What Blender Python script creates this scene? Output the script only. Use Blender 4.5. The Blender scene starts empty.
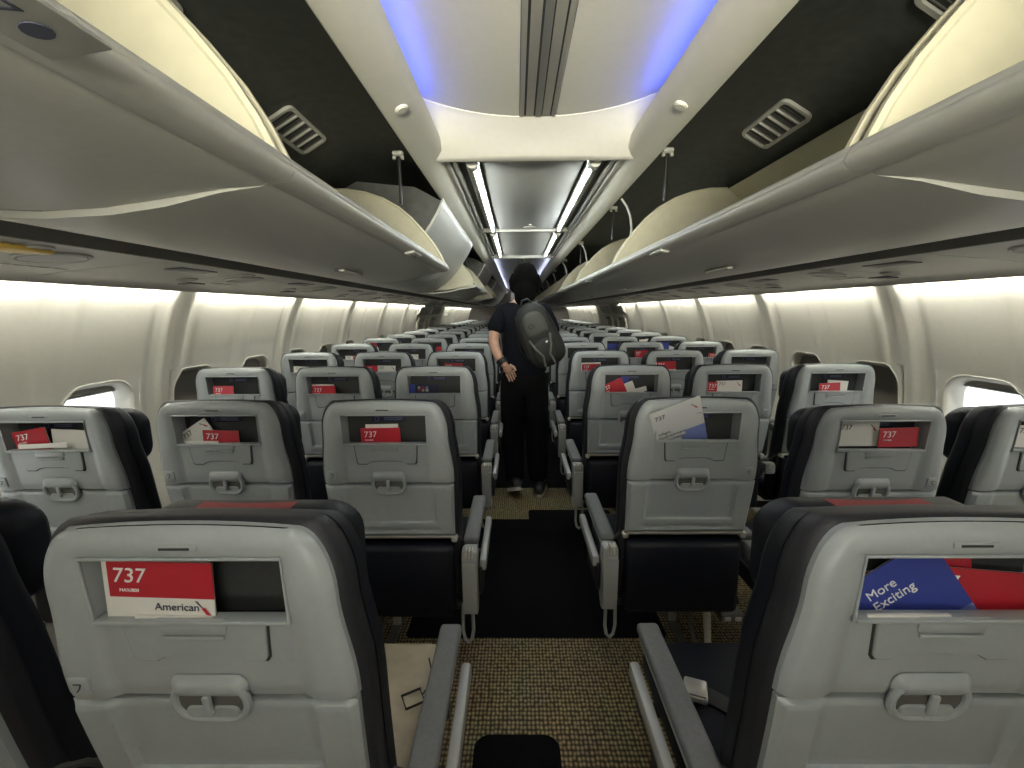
import bpy, bmesh, math, random
from math import sin, cos, pi, radians as R, sqrt
from mathutils import Matrix, Vector
random.seed(7)
S = bpy.context.scene
LE, LC, LU, EXPO = 13, 3, 5, 0.75
COL = S.collection

# ------------------------------------------------------------------ materials
def mat(name, col, rough=.5, metal=0, noise=0, nscale=60, bump=0, emit=None, estr=0, coat=0, spec=None):
    m = bpy.data.materials.new(name); m.use_nodes = True
    nt = m.node_tree; b = nt.nodes['Principled BSDF']
    b.inputs['Base Color'].default_value = (*col, 1); b.inputs['Roughness'].default_value = rough
    b.inputs['Metallic'].default_value = metal
    if spec is not None: b.inputs['Specular IOR Level'].default_value = spec
    if coat: b.inputs['Coat Weight'].default_value = coat
    if emit:
        b.inputs['Emission Color'].default_value = (*emit, 1); b.inputs['Emission Strength'].default_value = estr
    if noise or bump:
        tc = nt.nodes.new('ShaderNodeTexCoord'); n = nt.nodes.new('ShaderNodeTexNoise')
        n.inputs['Scale'].default_value = nscale; n.inputs['Detail'].default_value = 4
        nt.links.new(tc.outputs['Object'], n.inputs['Vector'])
        if noise:
            r = nt.nodes.new('ShaderNodeValToRGB')
            a = [max(0, c*(1-noise)) for c in col]; z = [min(1, c*(1+noise)) for c in col]
            r.color_ramp.elements[0].color = (*a, 1); r.color_ramp.elements[1].color = (*z, 1)
            r.color_ramp.elements[0].position = .3; r.color_ramp.elements[1].position = .7
            nt.links.new(n.outputs['Fac'], r.inputs['Fac']); nt.links.new(r.outputs['Color'], b.inputs['Base Color'])
        if bump:
            bp = nt.nodes.new('ShaderNodeBump'); bp.inputs['Strength'].default_value = bump; bp.inputs['Distance'].default_value = .002
            nt.links.new(n.outputs['Fac'], bp.inputs['Height']); nt.links.new(bp.outputs['Normal'], b.inputs['Normal'])
    return m
M = dict(
 shell=mat('shell_grey_plastic', (.345,.375,.38), .36, noise=.03, nscale=90, bump=.05),
 tray=mat('tray_grey_plastic', (.335,.365,.37), .38, noise=.03, nscale=90, bump=.05),
 silver=mat('silver_metal', (.62,.60,.54), .3, .6),
 navy=mat('navy_leather', (.005,.0065,.012), .5, spec=.3, noise=.2, nscale=40, bump=.25),
 wrap=mat('charcoal_fabric', (.014,.015,.020), .55, noise=.15, nscale=200, bump=.2),
 black=mat('black_plastic', (.012,.012,.013), .5),
 pocket=mat('dark_grey_lining', (.038,.040,.040), .8, noise=.1, nscale=150, bump=.1),
 gap=mat('gap_dark', (.03,.03,.03), .8),
 red=mat('red_print', (.46,.018,.032), .4),
 redfab=mat('red_fabric', (.26,.035,.035), .8, noise=.15, nscale=200),
 white=mat('white_paper', (.74,.73,.68), .5),
 paper=mat('grey_paper', (.55,.56,.56), .5),
 blue=mat('blue_print', (.035,.055,.30), .4),
 lblue=mat('light_blue_print', (.17,.22,.50), .4),
 navytag=mat('navy_label', (.008,.011,.045), .5),
 ink=mat('dark_ink', (.05,.055,.08), .5),
 text_w=mat('white_ink', (.85,.85,.83), .5),
 tagtext=mat('faint_label_ink', (.12,.14,.22), .5),
 armpad=mat('armrest_pad_grey', (.13,.135,.135), .6, noise=.08, nscale=120, bump=.2),
 armside=mat('armrest_side_grey', (.33,.34,.33), .35),
 tan=mat('cushion_sheen_tan', (.42,.37,.27), .5, noise=.1, nscale=30, bump=.15),  # near left cushion's leather sheen painted as tan; also a magazine print colour
 bin=mat('bin_grey_white', (.38,.38,.34), .38, noise=.03, nscale=70, bump=.06),
 cream=mat('bin_cream_interior', (.50,.475,.35), .45, noise=.04, nscale=25),
 rail=mat('rail_cream', (.62,.61,.52), .4, noise=.02, nscale=30),
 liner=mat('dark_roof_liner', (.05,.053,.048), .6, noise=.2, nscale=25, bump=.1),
 strip=mat('dark_grey_strip', (.10,.10,.088), .6),
 psu=mat('service_panel_grey', (.36,.36,.33), .42, noise=.03, nscale=60),
 psudark=mat('service_panel_dark', (.06,.06,.06), .4),
 yellow=mat('yellow_lens', (.75,.50,.10), .4),
 wall=mat('sidewall_cream', (.68,.665,.585), .45, noise=.02, nscale=50, bump=.05),
 wallband=mat('sidewall_band', (.50,.49,.42), .45),
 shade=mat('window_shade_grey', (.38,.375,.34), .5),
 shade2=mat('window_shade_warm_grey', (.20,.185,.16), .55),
 ceil=mat('ceiling_panel', (.64,.63,.56), .42, noise=.02, nscale=40),
 ceil2=mat('lowered_ceiling_grey', (.34,.34,.31), .4, noise=.02, nscale=40),
 grille=mat('grille_grey', (.46,.46,.40), .45),
 tube=mat('tube_lens', (.8,.82,.85), .3, emit=(.93,1,1), estr=42),
 tubecap=mat('tube_cap', (.5,.5,.46), .4),
 strip_light=mat('sidewall_light_lens', (.9,.9,.85), .3, emit=(1,.975,.87), estr=34),
 far_light=mat('far_cove_light_lens', (.6,.6,.8), .3, emit=(.62,.66,1), estr=9),
 blue_light=mat('cove_light_lens', (.3,.3,.8), .3, emit=(.10,.15,1), estr=15),
 galley=mat('galley_dark', (.17,.155,.14), .5),
 skin=mat('skin', (.46,.27,.19), .5, noise=.08, nscale=20),
 hair=mat('black_hair', (.003,.003,.003), .95, noise=.3, nscale=60, bump=.4, spec=.06),
 shirt=mat('black_cotton', (.005,.006,.010), .9, spec=.15, noise=.2, nscale=80, bump=.2),
 trousers=mat('black_trousers', (.0045,.0045,.0055), .9, spec=.15, noise=.2, nscale=60, bump=.2),
 pack=mat('charcoal_nylon', (.013,.014,.013), .7, noise=.15, nscale=150, bump=.2),
 pack2=mat('grey_nylon', (.06,.064,.056), .7, noise=.12, nscale=150, bump=.2),
 band=mat('light_grey_webbing', (.17,.175,.15), .7),
 sole=mat('white_rubber', (.75,.73,.66), .5),
 glass=None)
def glass():
    m = bpy.data.materials.new('window_acrylic'); m.use_nodes = True; nt = m.node_tree; nt.nodes.clear()
    o = nt.nodes.new('ShaderNodeOutputMaterial'); t = nt.nodes.new('ShaderNodeBsdfTransparent'); g = nt.nodes.new('ShaderNodeBsdfGlossy')
    g.inputs['Roughness'].default_value = .05; x = nt.nodes.new('ShaderNodeMixShader'); x.inputs[0].default_value = .06
    nt.links.new(t.outputs[0], x.inputs[1]); nt.links.new(g.outputs[0], x.inputs[2]); nt.links.new(x.outputs[0], o.inputs[0]); return m
M['glass'] = glass()
def carpet(name, c1, c2, sc):
    m = bpy.data.materials.new(name); m.use_nodes = True; nt = m.node_tree; b = nt.nodes['Principled BSDF']
    tc = nt.nodes.new('ShaderNodeTexCoord'); mp = nt.nodes.new('ShaderNodeMapping'); mp.inputs['Scale'].default_value = (sc, sc*.8, sc)
    ck = nt.nodes.new('ShaderNodeTexVoronoi'); ck.inputs['Scale'].default_value = 1; ck.inputs['Randomness'].default_value = .25
    n = nt.nodes.new('ShaderNodeTexNoise'); n.inputs['Scale'].default_value = 6
    r = nt.nodes.new('ShaderNodeValToRGB'); r.color_ramp.elements[0].color = (*c2, 1); r.color_ramp.elements[1].color = (*c1, 1)
    r.color_ramp.elements[0].position = .12; r.color_ramp.elements[1].position = .55
    mx = nt.nodes.new('ShaderNodeMixRGB'); mx.blend_type = 'MULTIPLY'; mx.inputs[0].default_value = .35
    bp = nt.nodes.new('ShaderNodeBump'); bp.inputs['Strength'].default_value = .6; bp.inputs['Distance'].default_value = .003
    L = nt.links.new
    L(tc.outputs['Object'], mp.inputs[0]); L(mp.outputs[0], ck.inputs['Vector']); L(ck.outputs['Distance'], r.inputs[0])
    L(tc.outputs['Object'], n.inputs['Vector']); L(r.outputs[0], mx.inputs[1]); L(n.outputs['Color'], mx.inputs[2]); L(mx.outputs[0], b.inputs['Base Color'])
    L(ck.outputs['Distance'], bp.inputs['Height']); L(bp.outputs[0], b.inputs['Normal']); b.inputs['Roughness'].default_value = .95
    return m
M['carpet'] = carpet('woven_brown_carpet', (.045,.035,.018), (.46,.36,.18), 72)
M['black_floor'] = mat('black_floor_layer', (.005,.005,.006), 1, noise=.3, nscale=200, bump=.4, spec=.1)  # plain black for the floor sheets

# ------------------------------------------------------------------ mesh builder
class MB:
    def __init__(s): s.v = []; s.f = []; s.mi = []; s.mats = []
    def _m(s, m):
        if m not in s.mats: s.mats.append(m)
        return s.mats.index(m)
    def add(s, V, F, m):
        o = len(s.v); s.v += [tuple(p) for p in V]; k = s._m(m)
        for f in F: s.f.append([i+o for i in f]); s.mi.append(k)
    def bmadd(s, bm, m, mtx=None):
        if mtx is not None: bm.transform(mtx)
        bm.verts.index_update(); s.add([v.co[:] for v in bm.verts], [[v.index for v in f.verts] for f in bm.faces], m); bm.free()
    def box(s, c, d, m, bev=0, rot=None, seg=2):
        bm = bmesh.new(); bmesh.ops.create_cube(bm, size=1); bm.transform(Matrix.Diagonal((*d, 1)))
        if bev: bmesh.ops.bevel(bm, geom=bm.edges[:], offset=min(bev, min(d)*.49), segments=seg, affect='EDGES', profile=.5)
        mt = Matrix.Translation(c)
        if rot: mt = mt @ Matrix.Rotation(rot[2],4,'Z') @ Matrix.Rotation(rot[1],4,'Y') @ Matrix.Rotation(rot[0],4,'X')
        s.bmadd(bm, m, mt)
    def tube(s, pts, r, m, n=8, closed=False, sq=(1,1)):
        pts = [Vector(p) for p in pts]; N = len(pts); V = []; F = []
        rr = r if isinstance(r, (list, tuple)) else [r]*N
        up = Vector((0,0,1)); prev = None
        for i, p in enumerate(pts):
            a = pts[(i-1) % N] if (i or closed) else pts[0]; b = pts[(i+1) % N] if (i < N-1 or closed) else pts[-1]
            t = (b-a).normalized()
            if prev is None: u = t.cross(up if abs(t.z) < .9 else Vector((1,0,0))).normalized()
            else: u = (prev - t*prev.dot(t)).normalized()
            prev = u; w = t.cross(u)
            for k in range(n):
                A = 2*pi*k/n; V.append(p + u*cos(A)*rr[i]*sq[0] + w*sin(A)*rr[i]*sq[1])
        for i in range(N if closed else N-1):
            for k in range(n): F.append([i*n+k, i*n+(k+1)%n, ((i+1)%N)*n+(k+1)%n, ((i+1)%N)*n+k])
        if not closed: F.append(list(range(n))[::-1]); F.append([(N-1)*n+k for k in range(n)])
        s.add(V, F, m)
    def prof(s, pts, y0, y1, m, closed=False, caps=True, ny=1):     # profile (x,z) swept along y
        n = len(pts); V = []; F = []
        for j in range(ny+1):
            y = y0+(y1-y0)*j/ny; V += [(x, y, z) for x, z in pts]
        for j in range(ny):
            for i in range(n if closed else n-1):
                a = j*n+i; b = j*n+(i+1) % n; F.append([a, b, b+n, a+n])
        if closed and caps: F.append(list(range(n))[::-1]); F.append([ny*n+i for i in range(n)])
        s.add(V, F, m)
    def plate(s, pts, y0, y1, m):                                   # polygon (x,z) solid between y0,y1
        s.prof(pts, y0, y1, m, closed=True)
    def loft(s, outline, layers, m, fn=None, cap0=True, cap1=True):  # outline (x,z); layers (y, inset)
        cx = sum(p[0] for p in outline)/len(outline); cz = sum(p[1] for p in outline)/len(outline)
        hx = max(abs(p[0]-cx) for p in outline); hz = max(abs(p[1]-cz) for p in outline)
        V = []; F = []; n = len(outline)
        for (y, ins) in layers:
            for (x, z) in outline:
                q = (cx+(x-cx)*(1-ins/hx), y, cz+(z-cz)*(1-ins/hz)); V.append(fn(*q) if fn else q)
        for j in range(len(layers)-1):
            for i in range(n): a = j*n+i; b = j*n+(i+1) % n; F.append([a, b, b+n, a+n])
        if cap0: F.append(list(range(n))[::-1])
        if cap1: F.append([(len(layers)-1)*n+i for i in range(n)])
        s.add(V, F, m)
    def warp(s, fn): s.v = [fn(*p) for p in s.v]; return s
    def mesh(s, name, sharp=38):
        me = bpy.data.meshes.new(name); me.from_pydata(s.v, [], s.f)
        for m in s.mats: me.materials.append(m)
        me.polygons.foreach_set('material_index', s.mi)
        bm = bmesh.new(); bm.from_mesh(me); bmesh.ops.recalc_face_normals(bm, faces=bm.faces[:]); bm.to_mesh(me); bm.free()
        me.polygons.foreach_set('use_smooth', [True]*len(me.polygons)); me.set_sharp_from_angle(angle=R(sharp)); me.update()
        return me
    def build(s, name, parent=None, sharp=38, **kw):
        return ob(name, s.mesh(name, sharp), parent, **kw)
def ob(name, data, parent=None, loc=None, rot=None, **kw):
    o = bpy.data.objects.new(name, data); COL.objects.link(o)
    if parent: o.parent = parent
    if loc: o.location = loc
    if rot: o.rotation_euler = rot
    for k, v in kw.items(): o[k] = v
    return o
def thing(name, label, category, loc=(0,0,0), rot=(0,0,0), group=None):
    o = ob(name, None, loc=loc, rot=rot, label=label, category=category); o.empty_display_size = .1
    if group: o['group'] = group
    return o
def text_mesh(txt, size, m, name, thick=.0004, align='CENTER', shear=0):
    c = bpy.data.curves.new('t', 'FONT'); c.body = txt; c.size = size; c.extrude = thick; c.align_x = align; c.align_y = 'CENTER'; c.shear = shear
    o = bpy.data.objects.new('t', c); COL.objects.link(o); bpy.context.view_layer.update()
    me = bpy.data.meshes.new_from_object(o.evaluated_get(bpy.context.evaluated_depsgraph_get()))
    bpy.data.objects.remove(o); bpy.data.curves.remove(c); me.name = name; me.materials.clear(); me.materials.append(m); return me
def sstep(a, b, x):
    t = max(0, min(1, (x-a)/(b-a))); return t*t*(3-2*t)
def rrect(cx, cz, hx, hz, r, n=6):
    P = []
    for (sx, sz, a0) in ((1,1,0), (-1,1,90), (-1,-1,180), (1,-1,270)):
        for k in range(n+1):
            A = R(a0+90*k/n); P.append((cx+sx*(hx-r)+r*cos(A), cz+sz*(hz-r)+r*sin(A)))
    return P

# ------------------------------------------------------------------ camera (a hand-held phone in the aisle)
F_, PI_, YA, RO = 439.5871, .164, -.0116, -.0079
CX, CZ = -.075, 1.38
c, s = cos(YA), sin(YA); r0 = Vector((c, -s, 0)); f0 = Vector((s, c, 0)); z0 = Vector((0,0,1))
fw = cos(PI_)*f0 - sin(PI_)*z0; up = sin(PI_)*f0 + cos(PI_)*z0
c, s = cos(RO), sin(RO); rt = c*r0 + s*up; up2 = -s*r0 + c*up
cam = bpy.data.cameras.new('camera'); co = bpy.data.objects.new('camera', cam); COL.objects.link(co)
mw = Matrix((rt, up2, -fw)).transposed().to_4x4(); mw.translation = Vector((CX, 0, CZ)); co.matrix_world = mw
cam.sensor_width = 36; cam.lens = F_/1024*36; cam.clip_start = .02; S.camera = co

Y0, Y1 = -2.0, 15.2            # cabin extent
# ------------------------------------------------------------------ floor
fl = MB(); fl.box((0, (Y0+Y1)/2, -.02), (3.2, Y1-Y0, .04), M['carpet']); fl.build('floor', kind='structure')
def floor_sheet(x0, x1, y0, y1, r, label, group=None):  # flat rounded black sheet, just proud of the carpet
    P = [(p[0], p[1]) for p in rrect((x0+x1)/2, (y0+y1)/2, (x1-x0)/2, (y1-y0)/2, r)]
    b = MB(); n = len(P); b.add([(x,y,0) for x,y in P]+[(x,y,.004) for x,y in P], [list(range(n))[::-1], [n+i for i in range(n)]]+[[i,(i+1)%n,(i+1)%n+n,i+n] for i in range(n)], M['black_floor'])
    o = b.build('black_floor_sheet', label=label, category='mat')
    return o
floor_sheet(-.56, .56, 1.68, 2.76, .02, 'thin black floor sheet across the aisle in front of the walking person')
floor_sheet(.0, .56, 2.761, 2.90, .02, 'short black floor sheet butted to the far end of the wide one')
floor_sheet(-.22, .055, .55, 1.24, .05, 'black floor sheet with a rounded corner in the nearest part of the aisle')
floor_sheet(-.56, .56, 3.30, 9, .02, 'long black floor sheet under and beyond the walking person')

# ------------------------------------------------------------------ sidewalls with window openings
WP = [(1.485,1.60),(1.40,1.645),(1.30,1.683),(1.20,1.713),(1.11,1.736),(1.02,1.752),(.925,1.763),(.83,1.766),(.74,1.763),(.6,1.745),(.45,1.71),(.3,1.665),(.12,1.61),(0,1.57)]
def wx(z):
    for (za, xa), (zb, xb) in zip(WP, WP[1:]):
        if zb <= z <= za: t = (z-zb)/(za-zb); return xb+(xa-xb)*t
    return WP[0][1] if z > 1.4 else WP[-1][1]
WPI = .53; WIN0 = 1.71; SEAM0 = 2.06
WC = .925; WH = (.165, .190, .105)
wins = [WIN0+WPI*k for k in range(-6, 25)]
wins = [w for w in wins if not 7.0 < w < 9.0]
def bulge(y):      # ridges between the windows and the seam band of each moulded panel
    d = (y-SEAM0+.53) % 1.06 - .53
    b = .012*(1-sstep(.055, .085, abs(d))) - .010*math.exp(-(d/.006)**2)
    e = (y-SEAM0) % 1.06 - .53
    b += .007*math.exp(-((e-.05)/.018)**2) + .007*math.exp(-((e+.09)/.018)**2)
    b -= .006*math.exp(-((abs(d)-.12)/.02)**2)
    return b
def wall(sd, name):
    b = MB(); ztop = 1.485
    def P(y, z, off=0): return (sd*(wx(z)-bulge(y)*sstep(1.5,1.42,z)*1+off if z < 1.5 else 0), y, z)
    def P(y, z, off=0): return (sd*(wx(z)-bulge(y)+off), y, z)
    hx = .19
    segs = []; y = Y0
    for w in wins: segs.append((y, w-hx, None)); segs.append((w-hx, w+hx, w)); y = w+hx
    segs.append((y, Y1, None))
    zr = [1.485,1.45,1.40,1.35,1.30,1.25,1.20,1.16,1.125]; zl = [.725,.65,.55,.45,.3,.12,0]
    for (a, e, w) in segs:
        if e-a < 1e-4: continue
        n = max(2, int((e-a)/.012)) if e-a < 2 else 120
        if w is None or not w: ys = [a+(e-a)*k/n for k in range(n+1)]; blocks = [zr+[1.05,.98,.9,.82]+zl]
        else: n = 24; ys = [a+(e-a)*k/n for k in range(n+1)]; blocks = [zr, zl]
        for zz in blocks:
            V = [P(y, z) for y in ys for z in zz]; m = len(zz)
            b.add(V, [[i*m+j, i*m+j+1, (i+1)*m+j+1, (i+1)*m+j] for i in range(len(ys)-1) for j in range(m-1)], M['wall'])
        if w:
            N = 64; loops = []
            def sq(t):      # point on the outer rectangle perimeter along direction angle
                A = 2*pi*t/N; dx, dz = cos(A), sin(A); k = min((e-a)/2/abs(dx) if abs(dx) > 1e-9 else 9, .2/abs(dz) if abs(dz) > 1e-9 else 9)
                return w+dx*k, WC+dz*k
            def rr(t, hw, hh, r):
                A = 2*pi*t/N; dx, dz = cos(A), sin(A)
                lo, hi = 0, .5      # radial intersection with rounded rectangle
                for _ in range(24):
                    k = (lo+hi)/2; qx = max(abs(dx*k)-(hw-r), 0); qz = max(abs(dz*k)-(hh-r), 0)
                    ins = (sqrt(qx*qx+qz*qz) <= r) and abs(dx*k) <= hw and abs(dz*k) <= hh
                    if ins: lo = k
                    else: hi = k
                return w+dx*k, WC+dz*k
            o_ = [sq(t) for t in range(N)]
            for cy_, cz2 in ((w+(e-a)/2,WC+.2),(w-(e-a)/2,WC+.2),(w-(e-a)/2,WC-.2),(w+(e-a)/2,WC-.2)):
                q_ = min(range(N), key=lambda i_: (o_[i_][0]-cy_)**2+(o_[i_][1]-cz2)**2); o_[q_] = (cy_, cz2)
            loops.append([P(*p_) for p_ in o_])
            r0_ = [rr(t, *WH) for t in range(N)]
            for f_ in (.06,.25,.5,.75,.94): loops.append([P(o_[t][0]+(r0_[t][0]-o_[t][0])*f_, o_[t][1]+(r0_[t][1]-o_[t][1])*f_) for t in range(N)])
            for (ih, off) in ((0,0),(.004,-.003),(.010,0.0),(.016,.012),(.028,.05),(.030,.062)):
                loops.append([P(*rr(t, WH[0]-ih, WH[1]-ih, WH[2]-ih), off) for t in range(N)])
            V = [p for l in loops for p in l]
            b.add(V, [[j*N+i, j*N+(i+1)%N, (j+1)*N+(i+1)%N, (j+1)*N+i] for j in range(len(loops)-1) for i in range(N)], M['wall'])
    return b.build(name, sharp=50, kind='structure')
wall(-1, 'wall_left'); wall(1, 'wall_right')
# windows: shade and pane in each opening
k = 0
for sd in (-1, 1):
    for w in wins:
        k += 1
        root = ob('window_%d' % k, None, loc=(sd*1.80, w, WC), kind='structure'); root.empty_display_size = .1
        near = abs(w-WIN0) < .01
        cover = .10 if near else (1 if (w > 2) else .5)
        hw, hh = .1415, .1665
        out = rrect(0, 0, hw, hh, .08); zb = hh-2*hh*cover
        sh = [(y, z) for (y, z) in out if z >= zb-1e-6]
        if cover < 1:
            sh = [(y, max(z, zb)) for (y, z) in out if z > zb] ; sh.append((-hw, zb)); sh.append((hw, zb))
            sh = sorted(set(sh), key=lambda p: math.atan2(p[1]-(zb+hh)/2, p[0]))
        b = MB(); n = len(sh)
        def X(z): return sd*(wx(z+WC)+.045-1.80)
        V = [(X(z), y, z) for y, z in sh]+[(X(z)+sd*.004, y, z) for y, z in sh]
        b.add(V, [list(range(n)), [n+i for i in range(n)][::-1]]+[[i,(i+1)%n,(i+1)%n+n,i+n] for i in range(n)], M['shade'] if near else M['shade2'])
        if cover < 1: b.box((X(zb), 0, zb+.008), (.010, .22, .012), M['shade'], .003)
        b.build('window_shade', root)
        p = MB(); V = [(sd*(wx(z+WC)+.058-1.80), y, z) for y, z in rrect(0,0,.141,.166,.08)]; p.add(V, [list(range(len(V)))], M['glass']); p.build('window_pane', root)
# overwing exit headers and frames
for i, sd in enumerate((-1, 1)):
    for j, y in enumerate((7.5, 8.5)):
        root = ob('door_%d' % (i*2+j+1), None, loc=(sd*1.70, y, 0), kind='structure')
        b = MB()
        b.prof([(sd*(x-1.70), z) for x, z in ((1.585,1.485),(1.575,1.46),(1.62,1.36),(1.66,1.33),(1.69,1.33),(1.66,1.485))], -.44, .44, M['psu'], closed=True)
        b.build('exit_header', root)
        b = MB(); ring = rrect(0, .98, .30, .30, .10); pr = [(sd*(wx(z)-.018-1.70), yy, z) for yy, z in ring]
        b.tube(pr, .018, M['wallband'], 8, closed=True); b.build('door_frame', root)
        b = MB(); ring = rrect(0, .98, .12, .16, .07); b.tube([(sd*(wx(z)-.012-1.70), yy, z) for yy, z in ring], .012, M['wallband'], 8, closed=True); b.build('window_surround', root)
        b = MB(); b.box((sd*(wx(1.26)-.03-1.70), 0, 1.24), (.03, .16, .04), M['strip'], .01); b.build('door_handle', root)

# ------------------------------------------------------------------ ceiling, rails, lowered ceiling section
LOW = (1.87, 5.25)
def cz_(x): return 2.07+.085*(abs(x)/.46)**2.2
b = MB()
xs = [-.46+.92*k/24 for k in range(25)]
for (a, e) in ((Y0, 1.73), (5.25, Y1)):
    b.prof([(x, cz_(x)) for x in xs]+[(.46, 2.2), (-.46, 2.2)], a, e, M['ceil'], closed=True)
b.build('ceiling', kind='structure')
# dark roof liners behind the bins
LIN = [(.44,2.00),(.47,2.045),(.53,2.10),(.62,2.14),(.78,2.158),(.86,2.152),(.90,2.135),(1.10,2.02),(1.20,1.94),(1.26,1.84),(1.27,1.72),(1.2,1.62),(1.12,1.575)]
tn = 0
for sd, nm in ((-1,'left'),(1,'right')):
    b = MB(); P = [(sd*x, z) for x, z in LIN]; Q = [(sd*(x+.01), z+.012) for x, z in LIN][::-1]
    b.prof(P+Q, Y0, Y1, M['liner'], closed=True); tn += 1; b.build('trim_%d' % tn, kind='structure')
    rp = [(.372,2.052),(.362,2.035),(.366,2.012),(.385,1.992),(.42,1.974),(.452,1.963),(.470,1.963),(.480,1.975),(.476,1.992),(.44,2.015),(.42,2.035),(.40,2.052)]
    b = MB(); b.prof([(sd*x, z) for x, z in rp], Y0, Y1, M['rail'], closed=True); tn += 1; b.build('trim_%d' % tn, kind='structure')
    # dark recess strip above the service panels
    b = MB(); b.prof([(sd*x, z) for x, z in ((1.055,1.566),(1.085,1.535),(1.10,1.535),(1.10,1.60),(1.055,1.60))], Y0, Y1, M['strip'], closed=True); tn += 1; b.build('trim_%d' % tn, kind='structure')
    # closed space above the service panels
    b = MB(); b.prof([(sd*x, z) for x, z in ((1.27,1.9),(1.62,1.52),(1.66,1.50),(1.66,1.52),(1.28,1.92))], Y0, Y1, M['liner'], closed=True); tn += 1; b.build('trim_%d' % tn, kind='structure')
# spine along the ceiling centre
for (a, e) in ((Y0, 1.705), (5.27, Y1)):
    b = MB()
    for x, w, d, m in ((-.052,.018,.010,'ceil'),(-.024,.030,.006,'ceil'),(.006,.024,.012,'ceil2'),(.034,.030,.006,'ceil'),(.060,.018,.010,'ceil')):
        b.box((x, (a+e)/2, 2.070-d*.25), (w-.003, e-a, d*.5), M[m], .001)
    b.box((.004, (a+e)/2, 2.0695), (.13, e-a, .003), M['gap']); tn += 1
    b.build('trim_%d' % tn, kind='structure')
# curved fascia and lowered ceiling
b = MB(); V = []; n = 25
prf = [(1.715,2.20),(1.715,None),(1.745,None),(1.80,2.035),(1.845,2.008),(1.868,1.990),(1.880,1.984),(1.92,1.984),(1.93,2.0),(1.93,2.20)]
for (y, z) in prf:
    for k_ in range(n):
        hx_ = .46 if y < 1.76 else .40; x = hx_*(2*k_/(n-1)-1); zz = z if z is not None else cz_(x)-(.002 if y < 1.72 else .014)
        V.append((x, y+(.02*(abs(x)/.385)**2 if y > 1.84 and y < 1.9 else 0), zz))
b.add(V, [[j*n+i, j*n+i+1, (j+1)*n+i+1, (j+1)*n+i] for j in range(len(prf)-1) for i in range(n-1)], M['ceil'])
lc = thing('lowered_ceiling_unit', 'lowered grey ceiling unit with a curved cream front over the aisle', 'ceiling panel', (0, 1.9, 2.0))
lc.location = (0,0,0)
b.build('front_fascia', lc, sharp=50)
for (a, e) in ((1.93, 3.62), (3.66, 5.23)):
    b = MB(); b.box((.0, (a+e)/2, 2.022), (.44, e-a-.01, .02), M['ceil2'], .006)
    for sd in (-1, 1): b.box((sd*.305, (a+e)/2, 2.035), (.16, e-a-.005, .01), M['strip'])
    b.build('centre_panel', lc)
    for sd in (-1, 1):
        b = MB()
        for x, w, z in ((.335,.018,2.012),(.362,.018,2.008)): b.box((sd*x, (a+e)/2, z), (w, e-a, .028), M['ceil2'], .005)
        b.build('side_rib', lc)
for y, z, d, h in ((3.625,2.008,.06,.03),(5.25,2.03,.03,.10),(1.96,2.012,.04,.02)):
    b = MB(); b.box((0, y, z), (.72, d, h), M['ceil2'], .008); b.build('cross_beam', lc)
b = MB(); b.tube([(.03+.045*cos(A/10*pi), 3.50-.02*sin(A/10*pi), 2.011) for A in range(11)], .003, M['ceil'], 6); b.box((.03,3.40,2.010),(.022,.012,.006),M['silver'],.002); b.build('latch', lc)
for (a, e, w) in ((1.99, 3.58, 'nearer'), (3.70, 5.19, 'farther')):
    for sd, q in ((-1,'left'),(1,'right')):
        t = thing('ceiling_light', 'long lit tube lamp on the %s side of the %s lowered ceiling panel' % (q, w), 'ceiling light', (sd*.262, (a+e)/2, 2.0))
        L = (e-a)/2
        b = MB(); b.tube([(-sd*.008,-L+.04,-.006),(-sd*.008,L-.02,-.006)], .0055, M['tube'], 12); b.build('lamp_tube', t)
        b = MB(); b.tube([(sd*.003,-L+.04,.006),(sd*.003,L-.02,.006)], .014, M['silver'], 14); b.build('lamp_housing', t)
        b = MB(); b.tube([(0,-L,.006),(0,-L+.05,.006)], .026, M['tubecap'], 12); b.build('end_cap', t)
        b = MB(); b.box((0,L-.01,.004),(.04,.03,.03),M['tubecap'],.006); b.build('end_cap', t)
        b = MB(); b.prof([(-.028,.0),(-.028,.024),(.028,.024),(.028,.0)], -L+.04, L-.02, M['tubecap']); b.build('reflector', t)
b = MB(); b.box((0,(Y0+Y1)/2,2.23), (3.6, Y1-Y0+.2, .03), M['liner']); tn += 1; b.build('trim_%d' % tn, kind='structure')  # unseen roof slab added to keep sky light out
# round speaker buttons on the rails
for sd, q in ((-1,'left'),(1,'right')):
    t = MB(); t.tube([(0,0,0),(0,0,.006)], .021, M['ceil'], 20); t.tube([(0,0,-.002),(0,0,0)], .017, M['rail'], 20)
    t.build('round_cap', loc=(sd*.412, 1.42, 1.972), rot=(0, sd*R(22), 0), label='round cream cap on the %s overhead rail' % q, category='cap')
# cove lights behind the rails (blue wash) : real lamps with lens
for sd in (-1, 1):
    for (a, e, w) in ((Y0+.1, 1.68, 'near'), (5.3, Y1-.1, 'far')):
        q = 'left' if sd < 0 else 'right'
        b = MB(); b.box((0,0,0), (.012, e-a, .008), M['blue_light' if w == 'near' else 'far_light'], .002)
        b.build('cove_light', loc=(sd*.425, (a+e)/2, 2.062), label='blue cove light above the %s rail, %s ceiling section' % (q, w), category='cove light')

# end walls
b = MB()
b.box((0, Y0-.03, 1.1), (3.6, .06, 2.3), M['wall']); b.build('wall_back', kind='structure')
b = MB()
for sd in (-1, 1): b.box((sd*1.02, Y1+.03, 1.1), (1.5, .06, 2.3), M['galley'])
b.box((0, Y1+.03, 2.1), (.56, .06, .2), M['galley']); b.box((0, Y1+1.0, 1.0), (.9, .05, 2.1), M['galley']); b.build('wall_far', kind='structure')

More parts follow.
